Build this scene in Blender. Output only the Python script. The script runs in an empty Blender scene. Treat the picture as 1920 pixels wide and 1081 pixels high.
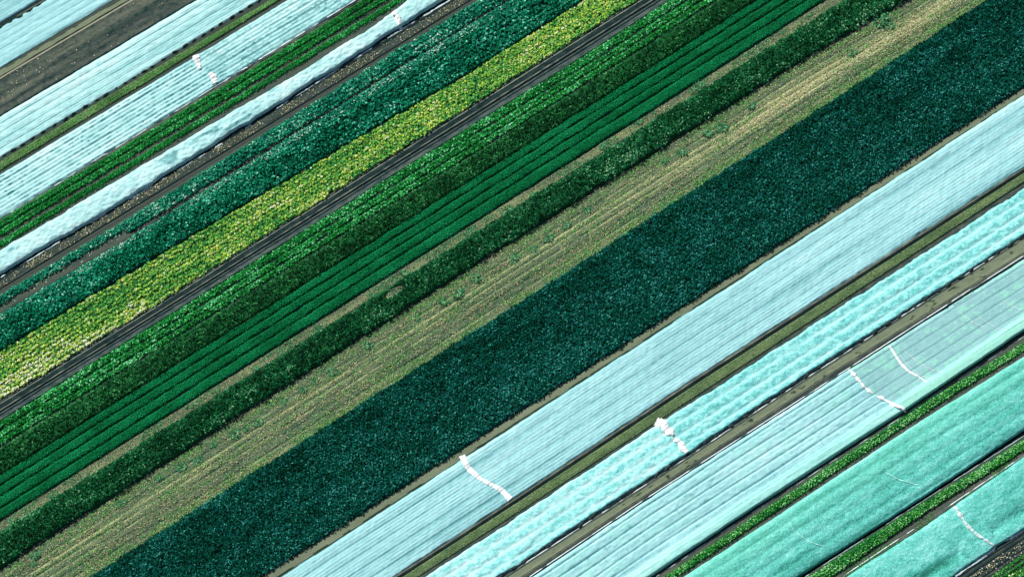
import bpy, math, random
import numpy as np
from mathutils import Vector, kdtree

random.seed(7)
RNG = np.random.default_rng(11)
SC = bpy.context.scene
COL = SC.collection

# ------------------------------------------------------------------ camera, sky, sun, exposure
IW, IH = 1920.0, 1081.0
FPX = 4500.0                       # focal length in photo pixels
TH = math.radians(14.47)           # tilt from straight down
AL = math.radians(32.9)            # heading of the strips
DIST = 293.0
cd = bpy.data.cameras.new('camera')
cam = bpy.data.objects.new('camera', cd)
COL.objects.link(cam)
cd.sensor_width = 36.0
cd.lens = FPX / IW * 36.0
cd.clip_start = 1.0
cd.clip_end = 20000.0
CAMP = Vector((0.0, -DIST * math.sin(TH), DIST * math.cos(TH)))
cam.location = CAMP
cam.rotation_euler = (TH, 0.0, 0.0)
SC.camera = cam

SUN_EL = math.radians(43)
SUN_AZ = math.radians(128)          # direction towards the sun, from +X counter-clockwise
world = bpy.data.worlds.new('World')
SC.world = world
world.use_nodes = True
wn = world.node_tree
wn.nodes.clear()
wo = wn.nodes.new('ShaderNodeOutputWorld')
bg = wn.nodes.new('ShaderNodeBackground')
sky = wn.nodes.new('ShaderNodeTexSky')
sky.sky_type = 'NISHITA'
sky.sun_disc = False
sky.sun_elevation = SUN_EL
sky.sun_rotation = math.radians(90) - SUN_AZ
bg.inputs['Strength'].default_value = 0.06
wn.links.new(sky.outputs[0], bg.inputs['Color'])
wn.links.new(bg.outputs[0], wo.inputs['Surface'])

sl = bpy.data.lights.new('sun', 'SUN')
sl.energy = 4.4
sl.angle = math.radians(0.5)
sl.color = (1.0, 0.97, 0.92)
so = bpy.data.objects.new('sun', sl)
COL.objects.link(so)
sd = Vector((math.cos(SUN_EL) * math.cos(SUN_AZ), math.cos(SUN_EL) * math.sin(SUN_AZ), math.sin(SUN_EL)))
so.rotation_euler = sd.to_track_quat('Z', 'Y').to_euler()
so.location = (0, 0, 80)

SC.view_settings.view_transform = 'Standard'
SC.view_settings.look = 'None'
SC.view_settings.exposure = 0.15
SC.view_settings.gamma = 1.0

# ------------------------------------------------------------------ ground coordinates
CT, ST = math.cos(TH), math.sin(TH)
CA, SA = math.cos(AL), math.sin(AL)


def ground(x, y, z=0.0):
    """where a point of the photograph lies on the flat land"""
    dx = (np.asarray(x, float) - IW / 2) / FPX
    dy = -(np.asarray(y, float) - IH / 2) / FPX
    wx, wy, wz = dx, dy * CT + ST, dy * ST - CT
    k = (z - CAMP.z) / wz
    return CAMP.x + wx * k, CAMP.y + wy * k


def uv_of(x, y, z=0.0):
    X, Y = ground(x, y, z)
    return X * CA + Y * SA, X * SA - Y * CA


def xy_of(u, v):
    return u * CA + v * SA, u * SA - v * CA


class Edge:
    def __init__(self, *pts, dv=0.0, z=0.0):
        a = np.array(pts, float)
        u, v = uv_of(a[:, 0], a[:, 1], z)
        o = np.argsort(u)
        self.u, self.v = u[o], v[o] + dv

    def __call__(self, u):
        u = np.asarray(u, float)
        r = np.interp(u, self.u, self.v)
        s0 = (self.v[1] - self.v[0]) / (self.u[1] - self.u[0])
        s1 = (self.v[-1] - self.v[-2]) / (self.u[-1] - self.u[-2])
        r = np.where(u < self.u[0], self.v[0] + (u - self.u[0]) * s0, r)
        return np.where(u > self.u[-1], self.v[-1] + (u - self.u[-1]) * s1, r)

    @property
    def lo(self): return self.u[0]

    @property
    def hi(self): return self.u[-1]


class Mix:
    def __init__(self, a, b, t): self.a, self.b, self.t = a, b, t
    def __call__(self, u): return self.a(u) * (1 - self.t) + self.b(u) * self.t
    @property
    def lo(self): return min(self.a.lo, self.b.lo)
    @property
    def hi(self): return max(self.a.hi, self.b.hi)


MARGIN = 11.0


# ------------------------------------------------------------------ noise
def _h(ix, iy, s):
    n = (ix.astype(np.int64) * 374761393 + iy.astype(np.int64) * 668265263 + s * 1442695041) & 0xFFFFFFFF
    n = ((n ^ (n >> 13)) * 1274126177) & 0xFFFFFFFF
    n = n ^ (n >> 16)
    return (n & 0xFFFF) / 65535.0


def noise(x, y, s=0):
    x = np.asarray(x, float); y = np.asarray(y, float)
    ix, iy = np.floor(x), np.floor(y)
    fx, fy = x - ix, y - iy
    fx = fx * fx * (3 - 2 * fx); fy = fy * fy * (3 - 2 * fy)
    a = _h(ix, iy, s); b = _h(ix + 1, iy, s); c = _h(ix, iy + 1, s); d = _h(ix + 1, iy + 1, s)
    return (a * (1 - fx) + b * fx) * (1 - fy) + (c * (1 - fx) + d * fx) * fy


def fbm(x, y, s=0, o=3):
    r = 0; a = 0.5; t = 0
    for i in range(o):
        r = r + a * noise(x * 2 ** i + 17.3 * i, y * 2 ** i - 9.1 * i, s + i * 7)
        t += a; a *= 0.5
    return r / t


def sstep(a, b, x):
    t = np.clip((x - a) / (b - a), 0, 1)
    return t * t * (3 - 2 * t)


# ------------------------------------------------------------------ materials
def mat(name, stops, rough=0.7, spec=0.3, namp=0.0, nscale=3.0, bump=0.0, bscale=12.0, transl=0.0, veg=None):
    m = bpy.data.materials.new(name)
    m.use_nodes = True
    nt = m.node_tree
    N, Lk = nt.nodes, nt.links
    N.clear()
    out = N.new('ShaderNodeOutputMaterial')
    p = N.new('ShaderNodeBsdfPrincipled')
    p.inputs['Roughness'].default_value = rough
    p.inputs['Specular IOR Level'].default_value = spec
    at = N.new('ShaderNodeAttribute'); at.attribute_name = 'tint'
    ramp = N.new('ShaderNodeValToRGB')
    el = ramp.color_ramp.elements
    while len(el) > 1: el.remove(el[-1])
    el[0].position = stops[0][0]; el[0].color = (*stops[0][1], 1)
    for q, c in stops[1:]:
        e = el.new(q); e.color = (*c, 1)
    src = at.outputs['Fac']
    geo = N.new('ShaderNodeNewGeometry')
    if namp:
        no = N.new('ShaderNodeTexNoise'); no.inputs['Scale'].default_value = nscale
        no.inputs['Detail'].default_value = 4; no.inputs['Roughness'].default_value = 0.75
        Lk.new(geo.outputs['Position'], no.inputs['Vector'])
        ma = N.new('ShaderNodeMath'); ma.operation = 'SUBTRACT'; ma.inputs[1].default_value = 0.5
        Lk.new(no.outputs['Fac'], ma.inputs[0])
        mb = N.new('ShaderNodeMath'); mb.operation = 'MULTIPLY_ADD'; mb.inputs[1].default_value = namp
        Lk.new(ma.outputs[0], mb.inputs[0]); Lk.new(src, mb.inputs[2])
        src = mb.outputs[0]
    Lk.new(src, ramp.inputs['Fac'])
    colout = ramp.outputs['Color']
    if veg:
        av = N.new('ShaderNodeAttribute'); av.attribute_name = 'veg'
        nv = N.new('ShaderNodeTexNoise'); nv.inputs['Scale'].default_value = 4.5; nv.inputs['Detail'].default_value = 3
        Lk.new(geo.outputs['Position'], nv.inputs['Vector'])
        mv = N.new('ShaderNodeMath'); mv.operation = 'MULTIPLY'
        mr = N.new('ShaderNodeMapRange'); mr.inputs[1].default_value = .36; mr.inputs[2].default_value = .62
        Lk.new(nv.outputs['Fac'], mr.inputs[0])
        mr.inputs[3].default_value = .25
        Lk.new(av.outputs['Fac'], mv.inputs[0]); Lk.new(mr.outputs[0], mv.inputs[1])
        mc = N.new('ShaderNodeMix'); mc.data_type = 'RGBA'
        Lk.new(mv.outputs[0], mc.inputs[0]); Lk.new(colout, mc.inputs[6]); mc.inputs[7].default_value = (*veg, 1)
        colout = mc.outputs[2]
    Lk.new(colout, p.inputs['Base Color'])
    if bump:
        nb = N.new('ShaderNodeTexNoise'); nb.inputs['Scale'].default_value = bscale
        nb.inputs['Detail'].default_value = 3
        Lk.new(geo.outputs['Position'], nb.inputs['Vector'])
        bp = N.new('ShaderNodeBump'); bp.inputs['Strength'].default_value = 1.0
        bp.inputs['Distance'].default_value = bump
        Lk.new(nb.outputs['Fac'], bp.inputs['Height'])
        Lk.new(bp.outputs['Normal'], p.inputs['Normal'])
    if transl:
        tr = N.new('ShaderNodeBsdfTranslucent')
        Lk.new(ramp.outputs['Color'], tr.inputs['Color'])
        mx = N.new('ShaderNodeMixShader'); mx.inputs[0].default_value = transl
        Lk.new(p.outputs[0], mx.inputs[1]); Lk.new(tr.outputs[0], mx.inputs[2])
        Lk.new(mx.outputs[0], out.inputs['Surface'])
    else:
        Lk.new(p.outputs[0], out.inputs['Surface'])
    return m


def leafmat(name, stops, rough=0.42, spec=0.5):
    return mat(name, stops, rough=rough, spec=spec, transl=0.2)


# soils
M_SOIL = mat('soil', [(0, (.012, .022, .020)), (.45, (.060, .080, .066)), (.75, (.13, .145, .105)), (1, (.30, .29, .19))], .9, .15, .35, 2.2, .05, 9)
M_DARKSOIL = mat('dark_soil', [(0, (.004, .012, .014)), (.3, (.020, .040, .040)), (.5, (.060, .082, .070)), (.75, (.14, .155, .115)), (1, (.36, .35, .24))], .9, .1, .4, 2.8, .06, 9)
M_BLUESOIL = mat('blue_grey_soil', [(0, (.002, .006, .008)), (.3, (.014, .032, .032)), (.5, (.045, .080, .076)), (.75, (.15, .18, .15)), (1, (.50, .48, .30))], .9, .1, .5, 5, .04, 9)
M_OLIVE = mat('worn_grass', [(0, (.01, .03, .02)), (.3, (.09, .12, .065)), (.5, (.165, .205, .13)), (.75, (.23, .27, .17)), (1, (.38, .37, .24))], .95, .1, .5, 2.2, .03, 14)
M_STUB = mat('stubble_soil', [(0, (.012, .035, .020)), (.3, (.085, .135, .085)), (.5, (.165, .225, .120)), (.68, (.31, .37, .17)), (.85, (.54, .51, .25)), (1, (.72, .66, .38))], .95, .1, .65, 3.5, .06, 10)
# covers
VG = (.30, .78, .60)
M_MESH_PALE = mat('pale_blue_mesh', [(0, (.06, .25, .25)), (.35, (.25, .54, .56)), (.65, (.385, .72, .73)), (1, (.68, .90, .90))], .75, .2, .75, 7.5, .02, 10, veg=VG)
M_MESH_WHITE = mat('white_fleece', [(0, (.04, .20, .20)), (.3, (.25, .55, .55)), (.6, (.46, .78, .76)), (1, (.80, .94, .90))], .75, .2, .85, 7.5, .02, 10)
M_MESH_TURQ = mat('turquoise_mesh', [(0, (.02, .20, .18)), (.3, (.10, .46, .43)), (.55, (.24, .70, .67)), (.8, (.45, .86, .83)), (1, (.70, .94, .92))], .75, .2, 1.25, 7.5, .03, 10)
M_MESH_GREY = mat('grey_green_mesh', [(0, (.04, .16, .17)), (.3, (.15, .35, .36)), (.55, (.28, .545, .545)), (.8, (.38, .68, .66)), (1, (.64, .86, .82))], .75, .2, .55, 7.5, .02, 10, veg=(.32, .80, .58))
M_MESH_TEAL = mat('teal_mesh', [(0, (.004, .07, .05)), (.3, (.03, .27, .19)), (.52, (.085, .48, .40)), (.75, (.21, .67, .61)), (1, (.50, .88, .80))], .75, .2, 1.6, 7.5, .03, 10, veg=(.16, .62, .40))
M_WHITE = mat('bunched_white_fleece', [(0, (.45, .55, .53)), (.5, (.80, .84, .82)), (1, (.90, .91, .90))], .7, .3, .5, 8, .02, 7)
M_HEM = mat('cover_hem', [(0, (.20, .30, .28)), (.5, (.55, .70, .68)), (1, (.86, .92, .91))], .7, .3, .3, 6)
# leaves
G_BRIGHT = leafmat('bright_green_leaves', [(0, (.001, .055, .010)), (.35, (.004, .21, .026)), (.7, (.020, .46, .070)), (.9, (.08, .70, .17)), (1, (.34, .90, .50))], .6, .08)
G_KALE = leafmat('fresh_green_leaves', [(0, (.002, .06, .008)), (.35, (.016, .24, .025)), (.7, (.075, .50, .065)), (.9, (.22, .74, .18)), (1, (.50, .90, .44))], .6, .08)
G_LIME = leafmat('lime_green_leaves', [(0, (.004, .09, .012)), (.4, (.045, .33, .045)), (.75, (.19, .60, .13)), (1, (.46, .82, .34))], .6, .15)
G_SEED = leafmat('olive_seedlings', [(0, (.04, .10, .03)), (.4, (.12, .25, .09)), (.75, (.27, .44, .19)), (1, (.50, .66, .36))], .7, .1)
G_CARROT = leafmat('feathery_green_leaves', [(0, (.000, .10, .028)), (.5, (.001, .265, .082)), (.85, (.006, .36, .125)), (1, (.02, .45, .18))], .7, .12)
G_MAIZE = leafmat('dark_maize_leaves', [(0, (.001, .022, .007)), (.4, (.002, .085, .018)), (.75, (.008, .21, .05)), (1, (.12, .44, .15))], .6, .12)
G_HEDGE = leafmat('dark_green_leaves', [(0, (.001, .022, .010)), (.4, (.001, .085, .026)), (.75, (.005, .19, .058)), (.93, (.04, .36, .13)), (1, (.30, .62, .34))], .6, .1)
G_TEAL = leafmat('blue_green_cabbage_leaves', [(0, (.001, .045, .022)), (.4, (.002, .20, .092)), (.75, (.012, .39, .20)), (.94, (.05, .58, .38)), (1, (.30, .80, .62))], .6, .06)
G_TEAL2 = leafmat('pale_cabbage_leaves', [(0, (.002, .10, .055)), (.4, (.006, .31, .165)), (.75, (.04, .55, .31)), (.93, (.22, .74, .50)), (1, (.70, .90, .76))], .6, .08)
G_LEEK = leafmat('blue_green_leek_leaves', [(0, (.001, .018, .015)), (.28, (.002, .095, .026)), (.48, (.002, .115, .082)), (.84, (.008, .23, .180)), (1, (.09, .44, .37))], .7, .04)
G_YELLOW = leafmat('yellowing_leaves', [(0, (.008, .15, .04)), (.22, (.035, .34, .08)), (.45, (.15, .56, .10)), (.65, (.42, .74, .12)), (.86, (.80, .84, .10)), (.96, (.88, .90, .38)), (1, (.94, .96, .80))], .6, .12)
G_WEED = leafmat('weed_leaves', [(0, (.01, .10, .035)), (.5, (.03, .30, .11)), (1, (.24, .62, .30))], .6, .15)
M_STRAW = mat('dry_straw', [(0, (.08, .12, .06)), (.35, (.30, .31, .15)), (.7, (.60, .54, .28)), (1, (.86, .82, .60))], .8, .2)
M_UNDER = mat('dark_green_stems', [(0, (.006, .05, .014)), (1, (.016, .14, .04))], .9, .1, .3, 5)  # dark green base mass under the leaves
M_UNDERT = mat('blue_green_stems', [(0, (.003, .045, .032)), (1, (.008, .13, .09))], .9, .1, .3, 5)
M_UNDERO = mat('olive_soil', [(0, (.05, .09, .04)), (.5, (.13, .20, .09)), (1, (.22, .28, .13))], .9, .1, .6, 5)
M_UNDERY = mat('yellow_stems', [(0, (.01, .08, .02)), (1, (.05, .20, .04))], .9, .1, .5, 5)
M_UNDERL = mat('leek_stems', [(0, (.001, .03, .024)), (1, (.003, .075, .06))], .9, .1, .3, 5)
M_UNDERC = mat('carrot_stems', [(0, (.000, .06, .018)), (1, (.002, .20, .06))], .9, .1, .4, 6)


# ------------------------------------------------------------------ mesh helpers
def raw_mesh(name, V, F, tint, m, smooth=True, veg=None):
    V = np.asarray(V, float); F = np.asarray(F, np.int32)
    c = np.array([(V[:, 0].min() + V[:, 0].max()) / 2, (V[:, 1].min() + V[:, 1].max()) / 2, 0.0])
    me = bpy.data.meshes.new(name)
    n, k = F.shape
    me.vertices.add(len(V)); me.vertices.foreach_set('co', (V - c).astype(np.float32).ravel())
    me.loops.add(n * k); me.loops.foreach_set('vertex_index', F.ravel())
    me.polygons.add(n)
    me.polygons.foreach_set('loop_start', np.arange(0, n * k, k, dtype=np.int32))
    me.polygons.foreach_set('loop_total', np.full(n, k, np.int32))
    me.polygons.foreach_set('use_smooth', np.full(n, smooth, bool))
    at = me.attributes.new('tint', 'FLOAT', 'POINT')
    at.data.foreach_set('value', np.clip(np.asarray(tint, float), 0, 1).astype(np.float32).ravel())
    if veg is not None:
        av = me.attributes.new('veg', 'FLOAT', 'POINT')
        av.data.foreach_set('value', np.clip(np.asarray(veg, float), 0, 1).astype(np.float32).ravel())
    me.update(calc_edges=True)
    me.materials.append(m)
    o = bpy.data.objects.new(name, me)
    COL.objects.link(o)
    o.location = c
    return o


def child(o, parent):
    """hang a part under its thing, keeping it where it is"""
    o.parent = parent
    o.location = Vector(o.location) - Vector(parent.location)
    return o


def tag(o, label=None, cat=None, group=None, kind=None):
    if label: o['label'] = label
    if cat: o['category'] = cat
    if group: o['group'] = group
    if kind: o['kind'] = kind
    return o


def empty(name, e0, e1, lo=None, hi=None):
    a = e0.lo if lo is None else lo; b = e0.hi if hi is None else hi
    u = (a + b) / 2
    X, Y = xy_of(u, (e0(u) + e1(u)) / 2)
    o = bpy.data.objects.new(name, None)
    o.empty_display_size = 0.5
    COL.objects.link(o)
    o.location = (float(X), float(Y), 0)
    return o


def cutline(pts):
    a = np.array(pts, float)
    u, v = uv_of(a[:, 0], a[:, 1])
    o = np.argsort(v)
    return lambda V: np.interp(V, v[o], u[o])


def patch(e0, e1, du=0.3, dw=0.15, lo=None, hi=None, wob=0.0, seed=0):
    """grid over the strip between two edges; lo / hi may be numbers or cut lines across it"""
    a = min(e0.lo, e1.lo) - MARGIN; b = max(e0.hi, e1.hi) + MARGIN
    um = (a + b) / 2
    Wm = float(np.mean(np.abs(e1(np.linspace(a, b, 9)) - e0(np.linspace(a, b, 9)))))
    nt_ = max(4, int(round(Wm / dw)) + 1)
    t = np.linspace(0, 1, nt_)

    def solve(c, d):
        if c is None: return np.full(nt_, d)
        if not callable(c): return np.full(nt_, float(c))
        u = np.full(nt_, um)
        for _ in range(6):
            u = c(e0(u) * (1 - t) + e1(u) * t)
        return u
    ua, ub = solve(lo, a), solve(hi, b)
    nu = max(4, int(np.max(ub - ua) / du) + 1)
    s = np.linspace(0, 1, nu)[:, None]
    U = ua[None] * (1 - s) + ub[None] * s
    T = np.broadcast_to(t[None], U.shape)
    v0, v1 = e0(U), e1(U)
    if wob:
        v0 = v0 + wob * (fbm(U * .5, U * 0 + 3.3, seed) - .5) * 2 + wob * .5 * (noise(U * 2.1, U * 0, seed + 5) - .5)
        v1 = v1 + wob * (fbm(U * .5, U * 0 + 8.7, seed + 1) - .5) * 2 + wob * .5 * (noise(U * 2.1, U * 0 + 5, seed + 6) - .5)
    V = v0 * (1 - T) + v1 * T
    return U, V, T, V - v0, v1 - v0


def grid_obj(name, U, V, Z, tint, m, veg=None):
    nu, nt_ = U.shape
    X, Y = xy_of(U, V)
    P = np.stack([X.ravel(), Y.ravel(), Z.ravel()], 1)
    i = np.arange(nu * nt_).reshape(nu, nt_)
    F = np.stack([i[:-1, :-1].ravel(), i[:-1, 1:].ravel(), i[1:, 1:].ravel(), i[1:, :-1].ravel()], 1)
    return raw_mesh(name, P, F, tint.ravel(), m, veg=None if veg is None else veg.ravel())


def leaf_mesh(name, u, v, z, L, W, yaw, pitch, tint, m, fold=.25, roll=None):
    """folded leaf blades, one quad each"""
    X, Y = xy_of(u, v)
    n = len(X)
    C = np.stack([X, Y, z], 1)
    cp, sp = np.cos(pitch), np.sin(pitch)
    d = np.stack([np.cos(yaw) * cp, np.sin(yaw) * cp, sp], 1)
    s = np.stack([-np.sin(yaw), np.cos(yaw), np.zeros(n)], 1)
    up = np.cross(d, s)
    if roll is None: roll = RNG.normal(0, .45, n)
    cr, sr = np.cos(roll)[:, None], np.sin(roll)[:, None]
    s2 = s * cr + up * sr; up2 = up * cr - s * sr
    L = L[:, None]; W = W[:, None]
    A = C - d * L * .5
    B = C + s2 * W * .5 + up2 * W * fold + d * L * .08
    D = C + d * L * .5
    E = C - s2 * W * .5 + up2 * W * fold + d * L * .08
    P = np.stack([A, B, D, E], 1).reshape(-1, 3)
    P[:, 2] = np.maximum(P[:, 2], .02)
    F = np.arange(4 * n).reshape(n, 4)
    return raw_mesh(name, P, F, np.repeat(tint, 4), m, smooth=False)


def prof(t, p=4.0):
    return np.clip(1 - np.abs(2 * t - 1) ** p, 0, 1)


def scatter(e0, e1, dens, lo=None, hi=None, over=0.0):
    a = (min(e0.lo, e1.lo) - MARGIN) if lo is None else lo
    b = (max(e0.hi, e1.hi) + MARGIN) if hi is None else hi
    uu = np.linspace(a, b, 20)
    Wm = float(np.mean(e1(uu) - e0(uu))) + 2 * over
    n = int(dens * (b - a) * Wm)
    u = RNG.uniform(a, b, n); t = RNG.uniform(0, 1, n)
    v0 = e0(u) - over; v1 = e1(u) + over
    return u, v0 + (v1 - v0) * t, t


def bed(name, e0, e1, m, under, h=.35, dens=60, L=(.14, .26), ar=.55, label=None, cat=None, group=None, kind=None,
        rows=1, gap=.18, gtint=None, seed=0, tilt=.5, lo=None, hi=None, cull=None, wob=.06, p=4., spread=.28, mean=.5,
        along=None, sp=None, uh=.72, patchs=(.35, .8), pamp=.35):
    """one crop bed: an Empty with its foliage and the low mass of stems under it"""
    root = empty(name, e0, e1, lo, hi)
    tag(root, label, cat, group, kind)
    u, v, t = scatter(e0, e1, dens, lo, hi)
    dome, pyaw, ptint = 1.0, None, 0.0
    if sp:
        a_ = (min(e0.lo, e1.lo) - MARGIN) if lo is None else lo
        b_ = (max(e0.hi, e1.hi) + MARGIN) if hi is None else hi
        uu = np.linspace(a_, b_, 20); Wm = float(np.mean(e1(uu) - e0(uu)))
        nc = max(1, int(round(Wm / sp))); nr = int((b_ - a_) / sp)
        I, J = np.meshgrid(np.arange(nr), np.arange(nc), indexing='ij')
        I = I.ravel(); J = J.ravel(); npl = len(I)
        pu_ = a_ + (I + .5 * (J % 2) + RNG.normal(0, .16, npl)) * sp
        pt_ = (J + .5 + RNG.normal(0, .10, npl)) / nc
        pk = RNG.uniform(0, 1, npl) > .03
        pu_, pt_ = pu_[pk], pt_[pk]; npl = len(pu_)
        k_ = max(5, int(round(dens * sp * Wm / nc)))
        psz = np.repeat(RNG.uniform(.78, 1.18, npl), k_)
        phi = RNG.uniform(0, 2 * math.pi, npl * k_)
        q_ = np.sqrt(RNG.uniform(0, 1, npl * k_))
        R_ = sp * .52 * psz
        ph2 = phi - AL
        u = np.repeat(pu_, k_) + q_ * R_ * np.cos(ph2)
        v0_ = e0(u); v = v0_ + (e1(u) - v0_) * np.repeat(pt_, k_) - q_ * R_ * np.sin(ph2)
        t = np.clip((v - v0_) / (e1(u) - v0_), 0.001, .999)
        dome = (1 - .55 * q_ ** 2) * psz
        pyaw = phi
        ptint = np.repeat(RNG.normal(0, .5, npl), k_) * spread * .5
    Wd = e1(u) - e0(u)
    jag = wob * (fbm(u * .9, v * 0 + seed, seed) - .5) * 2
    rt = (t * rows) % 1.0
    pr = prof(rt, p)
    keep = RNG.uniform(0, 1, len(u)) < sstep(0.0, gap * 2, pr + .05)
    if cull is not None: keep &= ~cull(u, v)
    hh = h * (.72 + .56 * fbm(u * .55, v * .8, seed + 3))
    z = hh * (pr * .7 + .3 if sp else pr * .9 + .1) * RNG.uniform(.72, 1.1, len(u)) * dome
    tn = mean + ptint + RNG.normal(0, spread, len(u)) * .6 + (fbm(u * patchs[0], v * patchs[1], seed + 9) - .5) * pamp * 2
    if gtint is not None: tn = tn + gtint(u, v, t)
    n = len(u)
    Ls = RNG.uniform(L[0], L[1], n)
    yaw = RNG.uniform(0, 2 * math.pi, n)
    if along is not None: yaw = along + RNG.normal(0, .5, n)
    pitch = RNG.normal(.1, tilt, n)
    if sp:
        yaw = pyaw + RNG.normal(0, .5, n)
        pitch = RNG.normal(0, tilt * .6, n) + .25 - .75 * q_
    k = keep
    f = leaf_mesh('foliage', u[k], (v + jag)[k], z[k] + .03, Ls[k], Ls[k] * ar * RNG.uniform(.7, 1.3, n)[k], yaw[k], pitch[k], tn[k], m)
    child(f, root)
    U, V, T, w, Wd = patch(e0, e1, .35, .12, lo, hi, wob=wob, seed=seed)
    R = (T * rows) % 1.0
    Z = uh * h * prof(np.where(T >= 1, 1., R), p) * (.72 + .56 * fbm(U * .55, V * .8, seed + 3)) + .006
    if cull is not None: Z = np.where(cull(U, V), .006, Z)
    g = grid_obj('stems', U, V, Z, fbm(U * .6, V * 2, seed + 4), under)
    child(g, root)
    return root


def sheet(name, e0, e1, m, zf, tf, label, lo=None, hi=None, du=.16, dw=.095, wob=.08, seed=0, group=None, vf=None):
    U, V, T, w, Wd = patch(e0, e1, du, dw, lo, hi, wob=wob, seed=seed)
    w2 = V - e0(U)
    edge = sstep(0, .25, w) * sstep(0, .16, Wd - w)
    Z = .035 + edge * zf(U, w2, T, Wd)
    o = grid_obj(name, U, V, Z, tf(U, w2, T, Wd), m, None if vf is None else vf(U, w2, T, Wd))
    return tag(o, label, 'crop cover', group)


KDS = {}


def rope(name, pts, width, h, m, parent, z0=.1, n=None, seed=0, lump=.5, tint=.6, dash=0.0):
    """crumpled rounded ridge of cloth along a line of points"""
    a = np.array(pts, float)
    u, v = uv_of(a[:, 0], a[:, 1])
    d = np.concatenate([[0], np.cumsum(np.hypot(np.diff(u), np.diff(v)))])
    tot = d[-1]
    n = max(8, min(700, int(tot / .07)))
    s = np.linspace(0, tot, n)
    cu, cv = np.interp(s, d, u), np.interp(s, d, v)
    k = 9
    if len(pts) > 2:
        kk = np.ones(k) / k
        cu = np.convolve(np.pad(cu, k // 2, 'edge'), kk, 'valid'); cv = np.convolve(np.pad(cv, k // 2, 'edge'), kk, 'valid')
    wd = np.interp(s, d, width) if np.ndim(width) else np.full(n, width)
    tu, tv = np.gradient(cu), np.gradient(cv)
    ln = np.hypot(tu, tv) + 1e-9
    nu_, nv_ = -tv / ln, tu / ln
    m_ = 11 if tot < 20 else 5
    q = np.linspace(-1, 1, m_)
    S, Q = np.meshgrid(s, q, indexing='ij')
    ww = wd[:, None] * (.75 + lump * (noise(S * 2.2, Q * 0 + seed, seed) - .3) * 1.2 + lump * .6 * (noise(S * 6.5, np.sign(Q) * 3, seed + 8) - .5))
    if dash: ww = ww * sstep(dash - .12, dash + .12, noise(S * .9, Q * 0, seed + 3)) + .01
    off = Q * ww * .5 + (noise(S * 1.1, S * 0, seed + 2) - .5) * wd[:, None] * .6 * lump
    U = cu[:, None] + nu_[:, None] * off; V = cv[:, None] + nv_[:, None] * off
    base = z0
    if parent is not None:
        if parent.name not in KDS:
            vs = np.empty(len(parent.data.vertices) * 3, np.float32); parent.data.vertices.foreach_get('co', vs)
            vs = vs.reshape(-1, 3) + np.array(parent.location)
            KDS[parent.name] = vs
        vs = KDS[parent.name]
        cx, cy = xy_of(cu, cv)
        near = vs[(vs[:, 0] > cx.min() - 1) & (vs[:, 0] < cx.max() + 1) & (vs[:, 1] > cy.min() - 1) & (vs[:, 1] < cy.max() + 1)]
        if len(near):
            kd = kdtree.KDTree(len(near))
            for q_, pnt in enumerate(near): kd.insert((float(pnt[0]), float(pnt[1]), 0), q_)
            kd.balance()
            Xq, Yq = xy_of(U, V)
            bz = np.array([[near[kd.find((float(a), float(b), 0))[1]][2] for a, b in zip(ra, rb)] for ra, rb in zip(Xq, Yq)])
            base = bz + .02
    Z = base + h * np.sqrt(np.clip(1 - Q * Q, 0, 1)) * (.35 + lump * noise(S * 2.6, Q * 2.3, seed + 4) * 1.2 + lump * .9 * noise(S * 6, Q * 4.3, seed + 9)) * np.clip(ww / wd[:, None], 0, 1)
    o = grid_obj(name, U, V, Z, tint + (noise(S * 3, Q * 2, seed + 5) - .5) * .5, m)
    return child(o, parent) if parent else o


def soilstrip(name, e0, e1, m, zf, tf, z0=.012, du=.35, dw=.12, wob=.0, kind='structure', label=None, seed=0):
    U, V, T, w, Wd = patch(e0, e1, du, dw, wob=wob, seed=seed)
    Z = z0 + zf(U, w, T, Wd)
    o = grid_obj(name, U, V, Z, tf(U, w, T, Wd), m)
    return tag(o, label, None, None, kind)


def litter(name, e0, e1, dens, L, m, tf, label, cat=None, z=.04, ar=.5, lo=None, hi=None, keepf=None, tilt=.35):
    u, v, t = scatter(e0, e1, dens, lo, hi)
    if keepf is not None:
        k = RNG.uniform(0, 1, len(u)) < keepf(u, v, t)
        u, v, t = u[k], v[k], t[k]
    n = len(u)
    Ls = RNG.uniform(L[0], L[1], n)
    o = leaf_mesh(name, u, v, z + RNG.uniform(0, .06, n), Ls, Ls * ar, RNG.uniform(0, 6.28, n), RNG.normal(0, tilt, n), tf(u, v, t), m)
    return tag(o, label, cat, None, 'stuff')


# ------------------------------------------------------------------ the land
def build_ground():
    n = 60
    s = np.linspace(-1, 1, n)
    g = np.sign(s) * (np.abs(s) ** 3) * 6000
    X, Y = np.meshgrid(g, g, indexing='ij')
    i = np.arange(n * n).reshape(n, n)
    F = np.stack([i[:-1, :-1].ravel(), i[1:, :-1].ravel(), i[1:, 1:].ravel(), i[:-1, 1:].ravel()], 1)
    P = np.stack([X.ravel(), Y.ravel(), np.zeros(n * n)], 1)
    o = raw_mesh('ground', P, F, np.full(n * n, .42), M_SOIL)
    tag(o, None, None, None, 'structure')


build_ground()
def flat(c): return lambda U, w, T, W: U * 0 + c

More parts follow.
